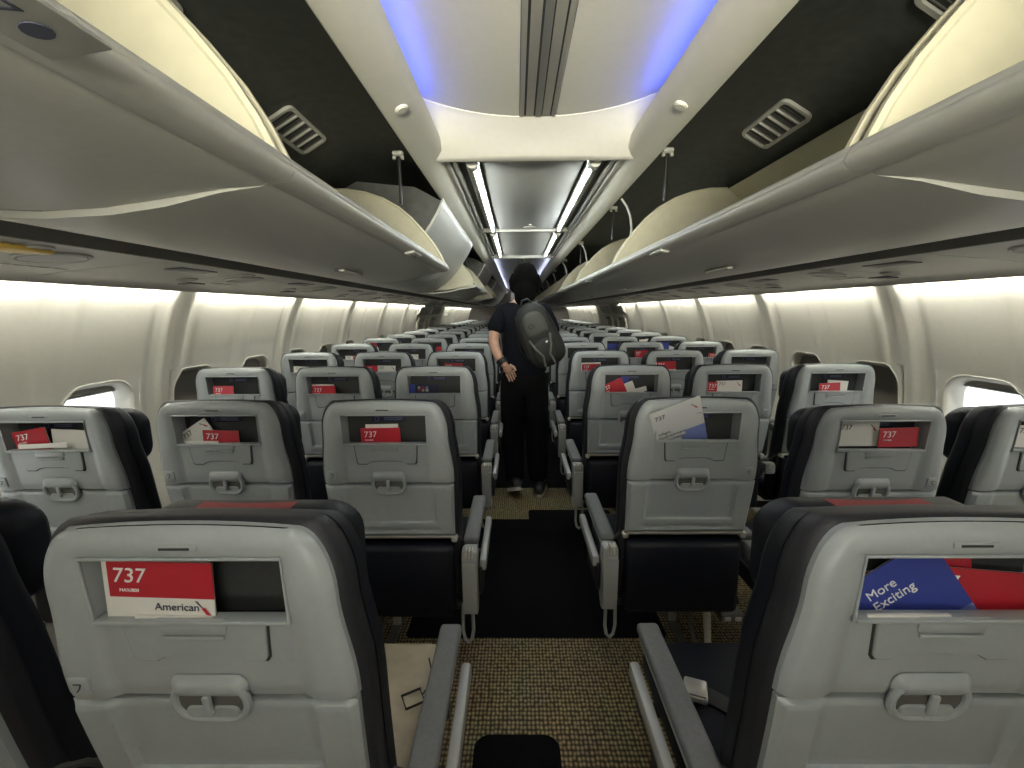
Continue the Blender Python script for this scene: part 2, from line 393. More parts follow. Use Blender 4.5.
# ------------------------------------------------------------------ service panels and sidewall lights
PSU = [(1.10,1.536),(1.18,1.530),(1.32,1.518),(1.46,1.503),(1.535,1.490),(1.548,1.478),(1.558,1.478),(1.562,1.512),(1.10,1.56)]
ys = [-1.42+.787*k_ for k_ in range(21)]
ORD = ['first','second','third','fourth','fifth','sixth','seventh','eighth','ninth','tenth','eleventh','twelfth','thirteenth','fourteenth','fifteenth','sixteenth','seventeenth','eighteenth','nineteenth','twentieth','twenty-first']
psu_tx = text_mesh('LIFE VEST UNDER SEAT', .017, M['psudark'], 'lettering')
def psu_z(x):
    for (xa, za), (xb, zb) in zip(PSU[:5], PSU[1:5]):
        if xa <= x <= xb: return za+(zb-za)*(x-xa)/(xb-xa)
for sd in (-1, 1):
    side = 'left' if sd < 0 else 'right'; proto = None
    for i, y in enumerate(ys):
        if y < .0: continue
        lab = 'grey overhead service panel with lamps and air nozzles, %s side, %s from the camera' % (side, ORD[i-2])
        if proto is None:
            t = proto = thing('service_panel', lab, 'service panel', (0, y, 0), group='service panels under the %s bins' % side)
            b = MB(); b.prof([(sd*x, z) for x, z in PSU], -.3915, .3915, M['psu'], closed=True)
            b.prof([(sd*x, z-.0015) for x, z in ((1.12,1.534),(1.54,1.4925))], .02, .026, M['psudark']); b.build('panel', t)
            a_ = math.atan2(.044, .46)
            for (px, py, rr_) in ((1.24,.19,.065),(1.36,.02,.028),(1.16,.08,.024)):
                b = MB(); b.tube([(0,0,.006),(0,0,-.006)], rr_, M['psudark'], 20); b.tube([(rr_*1.1*cos(q/20*2*pi), rr_*1.1*sin(q/20*2*pi), -.003) for q in range(20)], .004, M['psu'], 6, closed=True)
                b.build('reading_light' if rr_ > .04 else 'air_nozzle', t, loc=(sd*px, py, psu_z(px)), rot=(0, sd*a_, 0))
            b = MB(); b.box((0,0,0), (.05,.10,.008), M['psudark'], .02); b.build('speaker_grille', t, loc=(sd*1.44, .15, psu_z(1.44)), rot=(0,sd*a_,0))
            ob('lettering', psu_tx, t, loc=(sd*1.38, .27, psu_z(1.38)-.002), rot=(pi, 0, -sd*pi/2))
            b = MB(); b.box((0,0,0), (.06,.18,.006), M['psudark'], .025); b.build('indicator_sign', t, loc=(sd*1.20, -.17, psu_z(1.20)), rot=(0,sd*a_,0))
        else:
            t = proto.copy(); COL.objects.link(t); t.location = (0, y, 0); t['label'] = lab
            for ch in proto.children: q = ch.copy(); COL.objects.link(q); q.parent = t
b = MB(); b.box((0,0,0), (.075,.11,.012), M['yellow'], .005); b.box((0,.06,0),(.03,.02,.01),M['yellow'],.004)
b.build('yellow_tag', loc=(-1.19, 1.00, 1.5255), label='yellow tag lens under the near left service panel', category='tag')
for sd in (-1, 1):
    side = 'left' if sd < 0 else 'right'; first = None
    for k_ in range(-4, 13):
        a, e = SEAM0+1.06*(k_-1)+.075, SEAM0+1.06*k_-.075
        if e < .5 or a > Y1: continue
        if 6.9 < (a+e)/2 < 9.1: continue
        lab = 'bright strip light at the top of the %s sidewall, %s from the camera' % (side, ORD[k_+0] if k_ >= 0 else 'behind')
        if first is None:
            b = MB(); b.box((0,0,0), (.022, e-a, .008), M['strip_light'], .003); first = o = b.build('sidewall_light', category='strip light', group='%s sidewall strip lights' % side)
        else: o = first.copy(); COL.objects.link(o)
        o.location = (sd*1.580, (a+e)/2, 1.488); o['label'] = lab

# ------------------------------------------------------------------ overhead bins
SK_OPEN = [(.452,1.622),(.436,1.616),(.430,1.604),(.438,1.592),(.470,1.586),(.476,1.590),(.482,1.584),(.555,1.574),(.65,1.553),(.74,1.541),(.85,1.536),(.95,1.540),(1.05,1.562),(1.07,1.60)]
SK_SHUT = [(.450,1.955),(.462,1.925),(.488,1.875),(.52,1.825),(.555,1.775),(.595,1.725),(.64,1.675),(.70,1.620),(.77,1.575),(.85,1.548),(.95,1.540),(1.05,1.562),(1.07,1.60)]
ARC = [(.445,1.61),(.475,1.675),(.512,1.735),(.565,1.80),(.62,1.86),(.68,1.910),(.76,1.955),(.85,1.985),(.94,2.000),(1.03,2.00)]
BACK = [(1.03,2.00),(1.10,1.95),(1.145,1.87),(1.16,1.78),(1.145,1.68),(1.10,1.60)]
lbl = text_mesh('CLOSE TO LATCH', .011, M['psudark'], 'lettering')
def overhead_bin(sd, a, e, opened, lab, grp, lift=0):
    t = thing('overhead_bin', lab, 'overhead bin', (0, a, 0), group=grp); L = e-a
    g = .0012
    def mx(P): return [(sd*x, z) for x, z in P]
    b = MB(); sk = SK_OPEN if opened else SK_SHUT
    sk = [(x, z+lift*sstep(.48,.66,x)*(1-sstep(.98,1.06,x))) for x, z in sk]
    inner = [(x+.006, z+.012) for x, z in sk][::-1]
    b.prof(mx(sk+inner), g, L-g, M['bin'], closed=True); b.build('bin_door', t, sharp=75)
    if opened:
        for yy in (.012, L-.024):
            b = MB(); poly = ARC+BACK+[(.85,1.562+lift),(.65,1.578+lift),(.50,1.604)]
            b.plate(mx(poly), yy, yy+.012, M['cream'])
            b.tube([(sd*x, yy+.006, z) for x, z in ARC], .009, M['cream'], 6); b.build('end_panel', t, sharp=30)
        b = MB(); b.prof(mx(BACK), .012, L-.012, M['cream']); b.prof(mx([(x+.006,z) for x,z in BACK]), .012, L-.012, M['cream'])
        for q in range(3): b.box((sd*1.145, L*(.25+.25*q), 1.93), (.012,.012,.012), M['black'], .003)
        b.build('back_panel', t)
        b = MB(); b.prof(mx([(.49,1.602),(.66,1.572+lift),(.85,1.557+lift),(1.1,1.60)]), .012, L-.012, M['cream']); b.build('bin_floor', t)
    else:
        for yy in (.012, L-.024):
            b = MB(); b.plate(mx([(.465,1.95),(.50,1.87),(.57,1.77),(.65,1.68),(.75,1.60),(.95,1.555),(1.06,1.6),(1.13,1.8),(1.1,1.95),(.9,2.05),(.6,2.02)]), yy, yy+.012, M['liner']); b.build('end_panel', t)
    # handle and label plate near the lip
    b = MB()
    if opened:
        b.box((sd*.74, L*.62, 1.538), (.035, .18, .010), M['psudark'], .004); b.box((sd*.725, L*.62, 1.535), (.022, .20, .008), M['bin'], .003)
        b.build('handle', t)
        b = MB(); b.box((sd*.451, L*.55, 1.588), (.034, .13, .010), M['bin'], .003, rot=(0, sd*R(10), 0)); pl = b.build('latch_plate', t)
        ob('lettering', lbl, pl, loc=(sd*.451, L*.55, 1.5815), rot=(pi, 0, -sd*pi/2))
    else:
        for q in (.35,.65): b.box((sd*.70, L*q, 1.610), (.05,.05,.010), M['ceil2'], .008, rot=(0, sd*R(42), 0))
        b.build('handle', t)
    return t
bL = [(-1.0,.75,1),(.75,2.40,1),(2.40,3.95,0),(3.95,5.50,1),(5.50,7.05,0),(7.05,8.60,1),(8.60,10.15,0),(10.15,11.7,0),(11.7,13.25,0),(13.25,14.8,0)]
bR = [(-.8,.73,1),(.73,2.46,1),(2.46,4.0,1),(4.0,5.55,1),(5.55,7.1,1),(7.1,8.65,1),(8.65,10.2,1),(10.2,11.75,1),(11.75,13.3,1),(13.3,14.8,1)]
for sd, Ls in ((-1,bL),(1,bR)):
    side = 'left' if sd < 0 else 'right'
    for i, (a, e, op) in enumerate(Ls):
        overhead_bin(sd, a, e, op, '%s overhead bin on the %s side, %s from the camera' % ('open empty' if op else 'shut pale grey', side, ORD[i]), 'overhead bins on the %s side' % side, .012 if i == 0 else 0)
# letters on the nearest left bin plate
t = MB(); t.box((0,0,0), (.055,.22,.006), M['bin'], .02); rp_ = t.build('seat_row_plate', loc=(-.430,.287,1.592), rot=(0,R(-8),0), label='pale row plate with letter A and arrow on the near left bin lip', category='sign')
ob('lettering', text_mesh('A7', .028, M['ink'], 'lettering'), rp_, loc=(0,.040,-.0035), rot=(pi,0,pi/2))
t = MB(); t.tube([(0,.074,-.0035),(0,.074,-.0045)], .010, M['ink'], 14); t.build('round_mark', rp_)
# air grilles on the dark liners
def grille(sd, y, lab):
    t = thing('air_grille', lab, 'air vent', (sd*.955, y, 2.103), (0, sd*R(29.9), 0), group='air grilles in the roof liner')
    b = MB(); P = rrect(0,0,.066,.160,.03,6); Q = rrect(0,0,.052,.146,.018,6); n = len(P)
    V = [(x,y_,0) for x,y_ in P]+[(x,y_,-.012) for x,y_ in P]+[(x,y_,-.012) for x,y_ in Q]+[(x,y_,0) for x,y_ in Q]
    b.add(V, [[i+j*n,(i+1)%n+j*n,(i+1)%n+(j+1)*n,i+(j+1)*n] for j in range(3) for i in range(n)], M['grille']); b.build('frame', t)
    b = MB()
    for q in range(4): b.box((0, -.088+.0585*q, -.006), (.104, .010, .012), M['grille'], .003)
    for q in range(15): b.box((0,-.137+.0196*q,-.003),(.104,.003,.006),M['strip'])
    b.build('louvre', t)
    b = MB(); b.box((0,0,-.001), (.104,.292,.002), M['psudark']); b.build('backing', t)
for sd in (-1, 1):
    for y, w in ((1.07,'nearer'),(1.90,'farther')):
        grille(sd, y, 'rectangular louvred air grille in the dark %s roof liner, %s of two' % ('left' if sd < 0 else 'right', w))
# bin lift struts and latch brackets
for sd in (-1, 1):
    side = 'left' if sd < 0 else 'right'
    for i, y in enumerate((2.10, 3.2, 4.75, 6.3, 7.9)):
        if sd < 0 and i in (1, 3): continue
        t = thing('latch_bracket', 'small %s latch bracket with hanging strut under the rail, %s along the aisle' % (side, ORD[i]), 'bracket', (sd*.60, y, 2.088), group='bin latch brackets')
        b = MB(); b.box((0,0,-.01), (.05,.035,.02), M['grille'], .008); b.tube([(-.018,0,-.02),(-.018,0,-.034)], .008, M['grille'], 10); b.tube([(.018,0,-.02),(.018,0,-.034)], .008, M['grille'], 10); b.build('bracket', t)
        b = MB(); b.tube([(0,.01,-.02),(0,.015,-.22)], .008, M['black'], 8); b.build('strut', t)
    for i, (a, e, op) in enumerate((bL if sd < 0 else bR)[2:], 3):
        if not op: continue
        b = MB(); b.tube([(0,0,0),(.03,0,-.04),(.05,0,-.09),(.06,0,-.15),(.055,0,-.20)], .006, M['ceil2'], 8)
        o = b.build('bin_strut', loc=(sd*.49, a+.03, 1.97), label='thin pale curved strut hanging from the %s rail at the %s bin' % (side, ORD[i-1]), category='strut', group='curved bin struts')
        if sd < 0: o.rotation_euler = (0,0,pi)

# ------------------------------------------------------------------ seats
def lean(z):
    if z >= 1.077: return 1.2*(z-1.077)**2
    d = 1.077-z
    return .054*(d/.422)**1.5 if d < .5 else .054*(.5/.422)**1.5+(d-.5)*.2
def bend(x, y, z): return (x, y+lean(z), z)
ZT = 1.113
def hw_(z):                                     # half width of the shell
    if z > 1.02: return .142+.046*sqrt(max(0, 1-((z-1.02)/(ZT-1.02+.0005))**2))+.0*z
    if z > .854: return .188+.0135*sstep(1.02, .88, z)
    return .2015-.006*(.854-z)/.2
def shell_out(z0=.854, n=10):
    P = []
    zs = [z0+(ZT-z0)*k/22 for k in range(23)]
    zs = [z for z in zs if z < 1.02]+[1.02+(ZT-1.02)*sin(pi/2*k/n) for k in range(n+1)]
    for z in zs: P.append((hw_(z), z))
    top = [(hw_(ZT)*(1-2*k/8), ZT+.006*(1-(1-2*k/8)**2)) for k in range(1, 8)]
    return P+top+[(-x, z) for x, z in P[::-1]]
OPX, OZ0, OZ1 = .1275, .983, 1.078
def upper_shell():
    b = MB()
    zs = sorted(set([.8555,.860,.868,.88,.90,.92,.94,.955,.967,.978,OZ0-.004,OZ0,1.0,1.013,1.026,1.04,1.052,1.064,OZ1-.006,OZ1,1.082,1.090,1.098,1.105,1.110,ZT]))
    xi = [0,.03,.06,.09,.11,.120,OPX-.004,OPX]
    rows = []
    for z in zs:
        h = hw_(z); xo = [OPX+(h-OPX)*t for t in (.12,.26,.42,.6,.78,.9,.96,1)]
        xs = xi+xo; rows.append([-x for x in xs[::-1][:-1]]+xs)
    V = []; nc = len(rows[0])
    def rel(x, z):
        h = hw_(z); ax = abs(x); y = 0
        y += .014*max(0, (ax-(h-.018))/.018)**2                     # rounded rim
        y += .010*max(0, (z-(ZT-.012))/.012)**2
        if z < OZ0+.002: y += .010*(1-sstep(OPX-.004, .150, ax))       # recessed centre below the pocket
        if z >= OZ0+.002: y += .006*(1-sstep(OPX, OPX+.02, ax))*(1-sstep(OZ1-.002, OZ1+.012, z))
        if z < .862: y += .003
        return y
    for j, z in enumerate(zs):
        for x in rows[j]:
            zz = z+(.006*(1-(x/hw_(z))**2)*sstep(1.085, ZT, z))
            V.append((x, rel(x, z), zz))
    F = []
    for j in range(len(zs)-1):
        for i in range(nc-1):
            xm = (rows[j][i]+rows[j][i+1])/2; zm = (zs[j]+zs[j+1])/2
            if abs(xm) < OPX and OZ0 < zm < OZ1: continue
            F.append([j*nc+i, j*nc+i+1, (j+1)*nc+i+1, (j+1)*nc+i])
    b.add(V, F, M['shell'])
    # rim skirt and pocket walls
    out = shell_out(.8555); b.loft(out, [(.013,0),(.030,-.001)], M['shell'], cap0=False, cap1=False)
    fl = .047
    for (xa, za, xb, zb) in ((-OPX,OZ0-.002,-OPX,OZ1),(-OPX,OZ1,OPX,OZ1),(OPX,OZ1,OPX,OZ0-.002)):
        b.add([(xa,.006,za),(xb,.006,zb),(xb*.965,fl,zb),(xa*.965,fl,za)], [[0,1,2,3]], M['shell'])
    b.tube([(-OPX,.004,OZ0),(-OPX,.003,OZ1),(OPX,.003,OZ1),(OPX,.004,OZ0)], .0025, M['shell'], 6)
    # tray hinge stop label bar under the top edge
    b.box((0,-.0005,1.094), (.055,.003,.008), M['tray'], .003)
    b.box((.0,-.0022,1.094), (.038,.001,.003), M['gap'])
    return b.warp(bend)
def tray():
    b = MB(); zs = [.664+(.850-.664)*k/34 for k in range(35)]; nx = 44
    V = []
    for z in zs:
        h = hw_(z)-.001
        for i in range(nx+1):
            x = h*(2*i/nx-1); ax = abs(x); y = 0
            e = min(h-ax, z-.664, .850-z); y += .010*(1-min(1, e/.010))**2
            d = min(.141-ax, z-.713)                                # U shaped ridge
            y += .009*sstep(-.002, .008, d)
            d2 = min(.150-ax, z-.674, .697-z); y += .004*sstep(0, .003, d2)
            hd = sqrt((x/.047)**2+((z-.850)/.028)**2)
            y -= .004*(1-sstep(.8,1.1,hd))
            V.append((x, y, z))
    m = nx+1
    b.add(V, [[j*m+i, j*m+i+1, (j+1)*m+i+1, (j+1)*m+i] for j in range(len(zs)-1) for i in range(nx)], M['tray'])
    o = [(hw_(.664)-.001,.664)]+[(hw_(z)-.001, z) for z in (.7,.75,.8,.850)]; o = o+[(-x, z) for x, z in o[::-1]]
    b.loft(o, [(.010,0),(.024,0)], M['tray'], cap0=False)
    b.box((0,.006,.684), (.245,.002,.006), M['gap'], .001)
    return b.warp(bend)
def flap():
    b = MB()
    P = [(-.095,.986),(-.090,.928),(-.086,.922),(-.060,.922),(-.048,.929),(-.03,.932),(.03,.932),(.048,.929),(.060,.922),(.086,.922),(.090,.928),(.095,.986)]
    G = [(x*1.03, .986-(.986-z)*1.05) for x, z in P]
    b.loft(G, [(.0125,0),(.0082,0)], M['gap']); b.loft(P, [(.0120,-.0004),(.0060,0),(.0048,.0014)], M['tray'])
    b.box((0,.010,.986), (.252,.022,.007), M['tray'], .003)
    return b.warp(bend)
def flap_tab():
    b = MB(); P = [(-.044,.9905),(-.044,.972),(-.041,.966),(.041,.966),(.044,.972),(.044,.9905)]
    b.loft([(x*1.05, z-.001) for x, z in P], [(.0065,0),(.0055,0)], M['gap'])
    b.loft(P, [(.0065,-.0003),(.003,0),(.002,.0015)], M['shell']); b.box((0,.003,.962), (.080,.005,.005), M['shell'], .001); return b.warp(bend)
def latch():
    b = MB(); st = rrect(0,.852,.050,.031,.030,8)
    b.tube([(x,.004,z) for x,z in st], .0058, M['tray'], 8, closed=True)
    b.loft(rrect(0,.852,.047,.028,.027,8), [(.004,0),(.0035,.001)], M['strip'])
    b.loft(rrect(0,.877,.047,.0125,.0120,6), [(.008,-.006),(.002,-.001),(-.0015,.004),(-.003,.009)], M['tray'])
    b.loft(rrect(0,.835,.038,.011,.0105,6), [(.006,0),(.000,.002)], M['shell'])
    return b.warp(bend)
def knob():
    b = MB(); b.box((.0,-.003,.852), (.011,.008,.034), M['shell'], .003); return b.warp(bend)
def lining():
    b = MB(); b.box((0,.049,1.03), (.262,.004,.12), M['pocket']); return b.warp(bend)
def tagp():
    b = MB(); b.box((.005,.0463,1.0565), (.105,.0012,.016), M['navytag'], .0005)
    b.tube([(-.032+.0065*cos(q/12*2*pi),.0455,1.0565+.0065*sin(q/12*2*pi)) for q in range(12)], .0009, M['tagtext'], 4, closed=True)
    for q in range(2): b.box((.018,.0455,1.060-.006*q), (.055,.0006,.0026), M['tagtext'])
    return b.warp(bend)
def hook():
    b = MB(); b.loft(rrect(0,0,.0145,.0165,.004,3), [(.006,-.001),(-.002,0),(-.0035,.002)], M['shell'])
    b.tube([(-.006,-.0038,.006),(.004,-.0038,.006)], .0009, M['gap'], 5); b.tube([(.004,-.0038,.006),(.001,-.0038,-.001),(-.004,-.0038,-.007)], .0009, M['gap'], 5)
    b.v = [(x-.168, y-.0005, z+.884) for x,y,z in b.v]; return b.warp(bend)
def full_out(dx, dt, z0):
    P = []
    n = 10; zs = [z0, .5,.56,.6,.66,.72,.78,.84,.9,.96,1.0]+[1.02+dt*0+(ZT+dt-1.02)*sin(pi/2*k/n) for k in range(n+1)]
    for z in zs:
        if z > 1.02: h = .142+.046*sqrt(max(0, 1-((z-1.02)/(ZT+dt-1.02+.0005))**2))
        else: h = hw_(z) if z < .854 else .188+.0135*sstep(1.02,.88,z)
        P.append((h+dx, z))
    top = [((.142+dx)*(1-2*k/8), ZT+dt+.004*(1-(1-2*k/8)**2)) for k in range(1,8)]
    return P+top+[(-x, z) for x, z in P[::-1]]
def backrest():
    b = MB(); o = full_out(.012, .006, .40)
    dn = lambda x, y, z: bend(x, y, z-(.30*max(0, y-.03) if z > .9 else 0)*sstep(.9,1.1,z))
    b.loft(o, [(.020,.016),(.024,.004),(.034,0),(.060,.0)], M['wrap'], fn=dn, cap0=False, cap1=False)
    # the dark leather front and skirt
    b.loft(full_out(.013,.006,.41), [(.058,-.001),(.088,-.002),(.104,.006),(.114,.022),(.118,.06)], M['navy'], fn=dn, cap0=False)
    b.box((0,.075,.50), (.38,.06,.26), M['navy'], .02)
    return b
def headrest():
    b = MB(); o = []
    for x, z in rrect(0,.99,.168,.093,.055,7): o.append((x, z))
    def f(x, y, z): return (x, y+lean(1.0)+1.05*x*x, z)
    b.loft(o, [(.090,.02),(.098,.005),(.115,0),(.150,.0),(.165,.008),(.172,.03)], M['navy'], fn=f)
    return b
def redtrim():
    b = MB(); n = 9; V = []; F = []
    for i in range(n):
        x = -.075+.150*i/(n-1)
        for (y, z) in ((.097,1.078),(.104,1.0835),(.118,1.0848),(.150,1.0845),(.158,1.080)): V.append((x, y+.002+1.05*x*x, z))
    b.add(V, [[i*5+j, i*5+j+1, (i+1)*5+j+1, (i+1)*5+j] for i in range(n-1) for j in range(4)], M['redfab'])
    return b
def cushion(m='navy'):
    b = MB(); b.box((0,.385,.425), (.43,.44,.10), M[m], .035, seg=3); b.box((0,.38,.375),(.40,.42,.03),M['black'],.01)
    b.tube([(-.215,.20,.452),(-.215,.56,.452),(-.19,.603,.45),(.19,.603,.45),(.215,.56,.452),(.215,.20,.452)], .004, M[m], 6)
    return b
def traybar():
    b = MB(); b.tube([(-.192,.068,.655),(.192,.068,.655)], .006, M['silver'], 10)
    for sx in (-1,1):
        b.box((sx*.193,.078,.650), (.020,.045,.022), M['silver'], .006); b.tube([(sx*.200,.085,.650),(sx*.206,.14,.60),(sx*.208,.20,.52),(sx*.208,.24,.44)], .007, M['strip'], 8)
    return b
def frame():
    b = MB()
    for y in (.16,.50): b.tube([(-.243,y,.345),(.243,y,.345)], .018, M['black'], 10)
    b.box((-.0,.33,.355), (.03,.40,.03), M['black'], .006)
    return b
def leg(out):
    b = MB()
    b.tube([(0,.52,.335),(0,.50,.20),(0,.47,.02)], [.016,.013,.012], M['silver'], 8, sq=(1,1.5))
    b.tube([(0,.16,.335),(0,.12,.16),(0,.06,.02)], [.015,.012,.012], M['silver'], 8)
    b.tube([(0,.16,.05),(0,.45,.30)], .009, M['strip'], 8)
    b.box((0,.27,.012), (.035,.52,.024), M['strip'], .006)
    return b
def outlet():
    b = MB(); b.box((0,0,0), (.075,.05,.032), M['strip'], .005)
    for sx in (-.018,.018): b.box((sx,-.026,.0), (.022,.004,.016), M['silver'], .003)
    return b
def armpad(L=.36):
    b = MB(); b.box((0,.12+L/2,.607), (.053,L,.026), M['armpad'], .010, seg=3); return b
def armbeam(L=.36):
    b = MB(); b.box((0,.10+L/2,.586), (.044,L+.02,.024), M['armside'], .006)
    return b
def armpivot():
    b = MB(); b.box((0,.085,.578), (.054,.055,.056), M['armside'], .012); b.tube([(-.024,.085,.580),(.024,.085,.580)], .021, M['silver'], 14)
    for q in (-.010,0,.010): b.box((q,.066,.598), (.005,.028,.03), M['silver'], .002)
    return b
def armhousing():
    b = MB()       # tall rounded plate hanging below the pivot, profile in y-z
    P = [(.045,.57),(.125,.57),(.150,.50),(.148,.43),(.128,.385),(.095,.365),(.065,.375),(.050,.42)]
    V = [(-.023,y,z) for y,z in P]+[(.023,y,z) for y,z in P]; n = len(P)
    b.add(V, [list(range(n)), [n+i for i in range(n)][::-1]]+[[i,(i+1)%n,(i+1)%n+n,i+n] for i in range(n)], M['armside'])
    return b
def sidepanel(sx):
    b = MB(); b.box((sx*.040,.275,.525), (.024,.33,.040), M['armside'], .007)
    b.box((sx*.032,.20,.47), (.012,.20,.10), M['black'], .005); return b
def luggage_loop(sx):
    b = MB(); b.tube([(-.016,.11,.385),(-.018,.11,.28),(-.012,.11,.245),(0,.11,.232),(.012,.11,.245),(.018,.11,.28),(.016,.11,.385)], .006, M['armside'], 8); return b
def belt():
    b = MB(); b.box((.06,.36,.480), (.26,.045,.004), M['black'], .001, rot=(0,0,.5)); b.box((-.10,.40,.480), (.13,.045,.004), M['black'], .001, rot=(0,0,-.7)); return b
def buckle():
    b = MB(); b.box((0,0,0), (.052,.060,.016), M['silver'], .005); b.box((0,-.012,.010), (.044,.030,.006), M['silver'], .002); return b

OFF = {('L',0,0):(-.024,-.012),('R',0,0):(.008,-.008),('L',0,1):(0,-.03),('L',1,1):(-.02,-.025),('L',2,1):(-.035,-.045,-.012),('R',1,1):(.030,-.05,-.02),('R',2,1):(.045,-.055,-.02),('R',0,1):(0,0,-.004),('L',1,0):(-.085,0)}
MESH = {}
def K(name, fn, *a, sharp=38):
    key = (name,)+a
    if key not in MESH: MESH[key] = fn(*a).mesh(name, sharp)
    return MESH[key]
def seat(bank, col, row, label):
    sx = -1 if bank == 'L' else 1                       # side of the aisle
    dx_, dy_, dz_ = (OFF.get((bank, col, row), (0,0))+(0,))[:3]; x = sx*(.475+.49*col)+dx_; y = .51+.787*row+dy_
    t = thing('airline_seat', label, 'seat', (x, y, dz_), group='airline seats of the %s bank' % ('left' if sx < 0 else 'right'))
    far = row > 11
    def p(name, me, parent=t, **k): return ob(name, me, parent, **k)
    p('backrest', K('backrest', backrest, sharp=60))
    p('back_shell', K('back_shell', upper_shell)); p('tray_table', K('tray_table', tray))
    p('pocket_lining', K('pocket_lining', lining))
    fp = p('pocket_flap', K('pocket_flap', flap))
    p('flap_tab', K('flap_tab', flap_tab), fp)
    p('headrest', K('headrest', headrest, sharp=60))
    p('red_trim', K('red_trim', redtrim), label='faded red patch')
    tan = (bank, col, row) == ('L', 0, 0)  # this cushion carries its leather sheen as a lighter base colour
    p('seat_cushion', K('seat_cushion', cushion, 'tan' if tan else 'navy'), **({'label': 'seat cushion with sheen painted tan'} if tan else {}))
    lt = p('latch', K('latch', latch)); p('knob', K('knob', knob), lt)
    p('seat_frame', K('seat_frame', frame))
    if not far:
        p('pocket_tag', K('pocket_tag', tagp))
        p('seat_frame', K('seat_frame', frame)) if False else None; h = p('coat_hook', K('coat_hook', hook))
        if sx > 0: h.scale = (-1,1,1)
        p('tray_arm', K('tray_arm', traybar))
    if col == 0:
        p('leg', K('leg', leg, 1), loc=(sx*.135,0,0))
        if not far:
            ll = p('luggage_bar', K('luggage_bar', luggage_loop, -sx), loc=(-sx*.225,0,0))
        ax = -sx*.240+(.018 if (bank, row) == ('L', 0) else 0)
        am = p('armrest', K('armrest', armbeam), loc=(ax,0,0)); p('pad', K('pad', armpad), am, label='dark grey pad')
        p('pivot', K('pivot', armpivot), am); p('housing', K('housing', armhousing), am)
        p('side_panel', K('side_panel', sidepanel, -sx), am)
    if col == 2: p('leg', K('leg', leg, 1), loc=(sx*.05,0,0))
    ax = sx*.245
    am = p('armrest', K('armrest', armbeam), loc=(ax,0,0)); p('pad', K('pad', armpad), am, label='dark grey pad'); p('pivot', K('pivot', armpivot), am)
    if row <= 2 and col == 0: p('power_outlet', K('power_outlet', outlet), loc=(sx*.19,.10,.33))
    if row == 0 and col == 0:
        bl = p('seat_belt', K('seat_belt', belt)); bx = -.075 if sx > 0 else .10
        if tan:
            b = MB(); b.tube([(-.022,-.02,0),(.022,-.02,0),(.022,.02,0),(-.022,.02,0)], .003, M['black'], 6, closed=True); b.tube([(.022,.0,0),(.06,.03,.0),(.07,.10,0)], .002, M['black'], 6)
            bl.data = MB().mesh('x') if False else b.mesh('seat_belt'); bl.location = (.175,.40,.482); bl.rotation_euler = (0,0,.5)
        else:
            ob('buckle', K('buckle', buckle), bl, loc=(-.140,.41,.492), rot=(0,0,-.35), label='silver buckle')
    return t
# ------------------------------------------------------------------ printed matter in the pockets
T737 = text_mesh('737', .029, M['text_w'], 'lettering', align='LEFT', shear=.12)
TSUB = text_mesh('MAX/800', .0065, M['text_w'], 'small_print', align='LEFT')
TAM = text_mesh('American', .0150, M['ink'], 'lettering', align='LEFT')
TME = text_mesh('More\nExciting', .019, M['text_w'], 'lettering', align='LEFT')
TIE = text_mesh('Inflight\nEntertainment\n& Information', .0145, M['ink'], 'lettering', align='LEFT')
T737G = text_mesh('737', .022, M['strip'], 'lettering', align='LEFT')
T737S = text_mesh('737', .026, M['text_w'], 'lettering', align='LEFT')
def bird(parent, x, z, s=1):
    b = MB(); b.add([(x-.010*s,-.0015,z+.009*s),(x-.006*s,-.0015,z+.009*s),(x+.001*s,-.0015,z-.001*s),(x-.002*s,-.0015,z)], [[0,1,2,3]], M['ink'])
    b.add([(x-.002*s,-.0015,z-.001*s),(x+.003*s,-.0015,z),(x+.011*s,-.0015,z-.012*s),(x+.004*s,-.0015,z-.010*s)], [[0,1,2,3]], M['red']); b.build('bird_mark', parent)
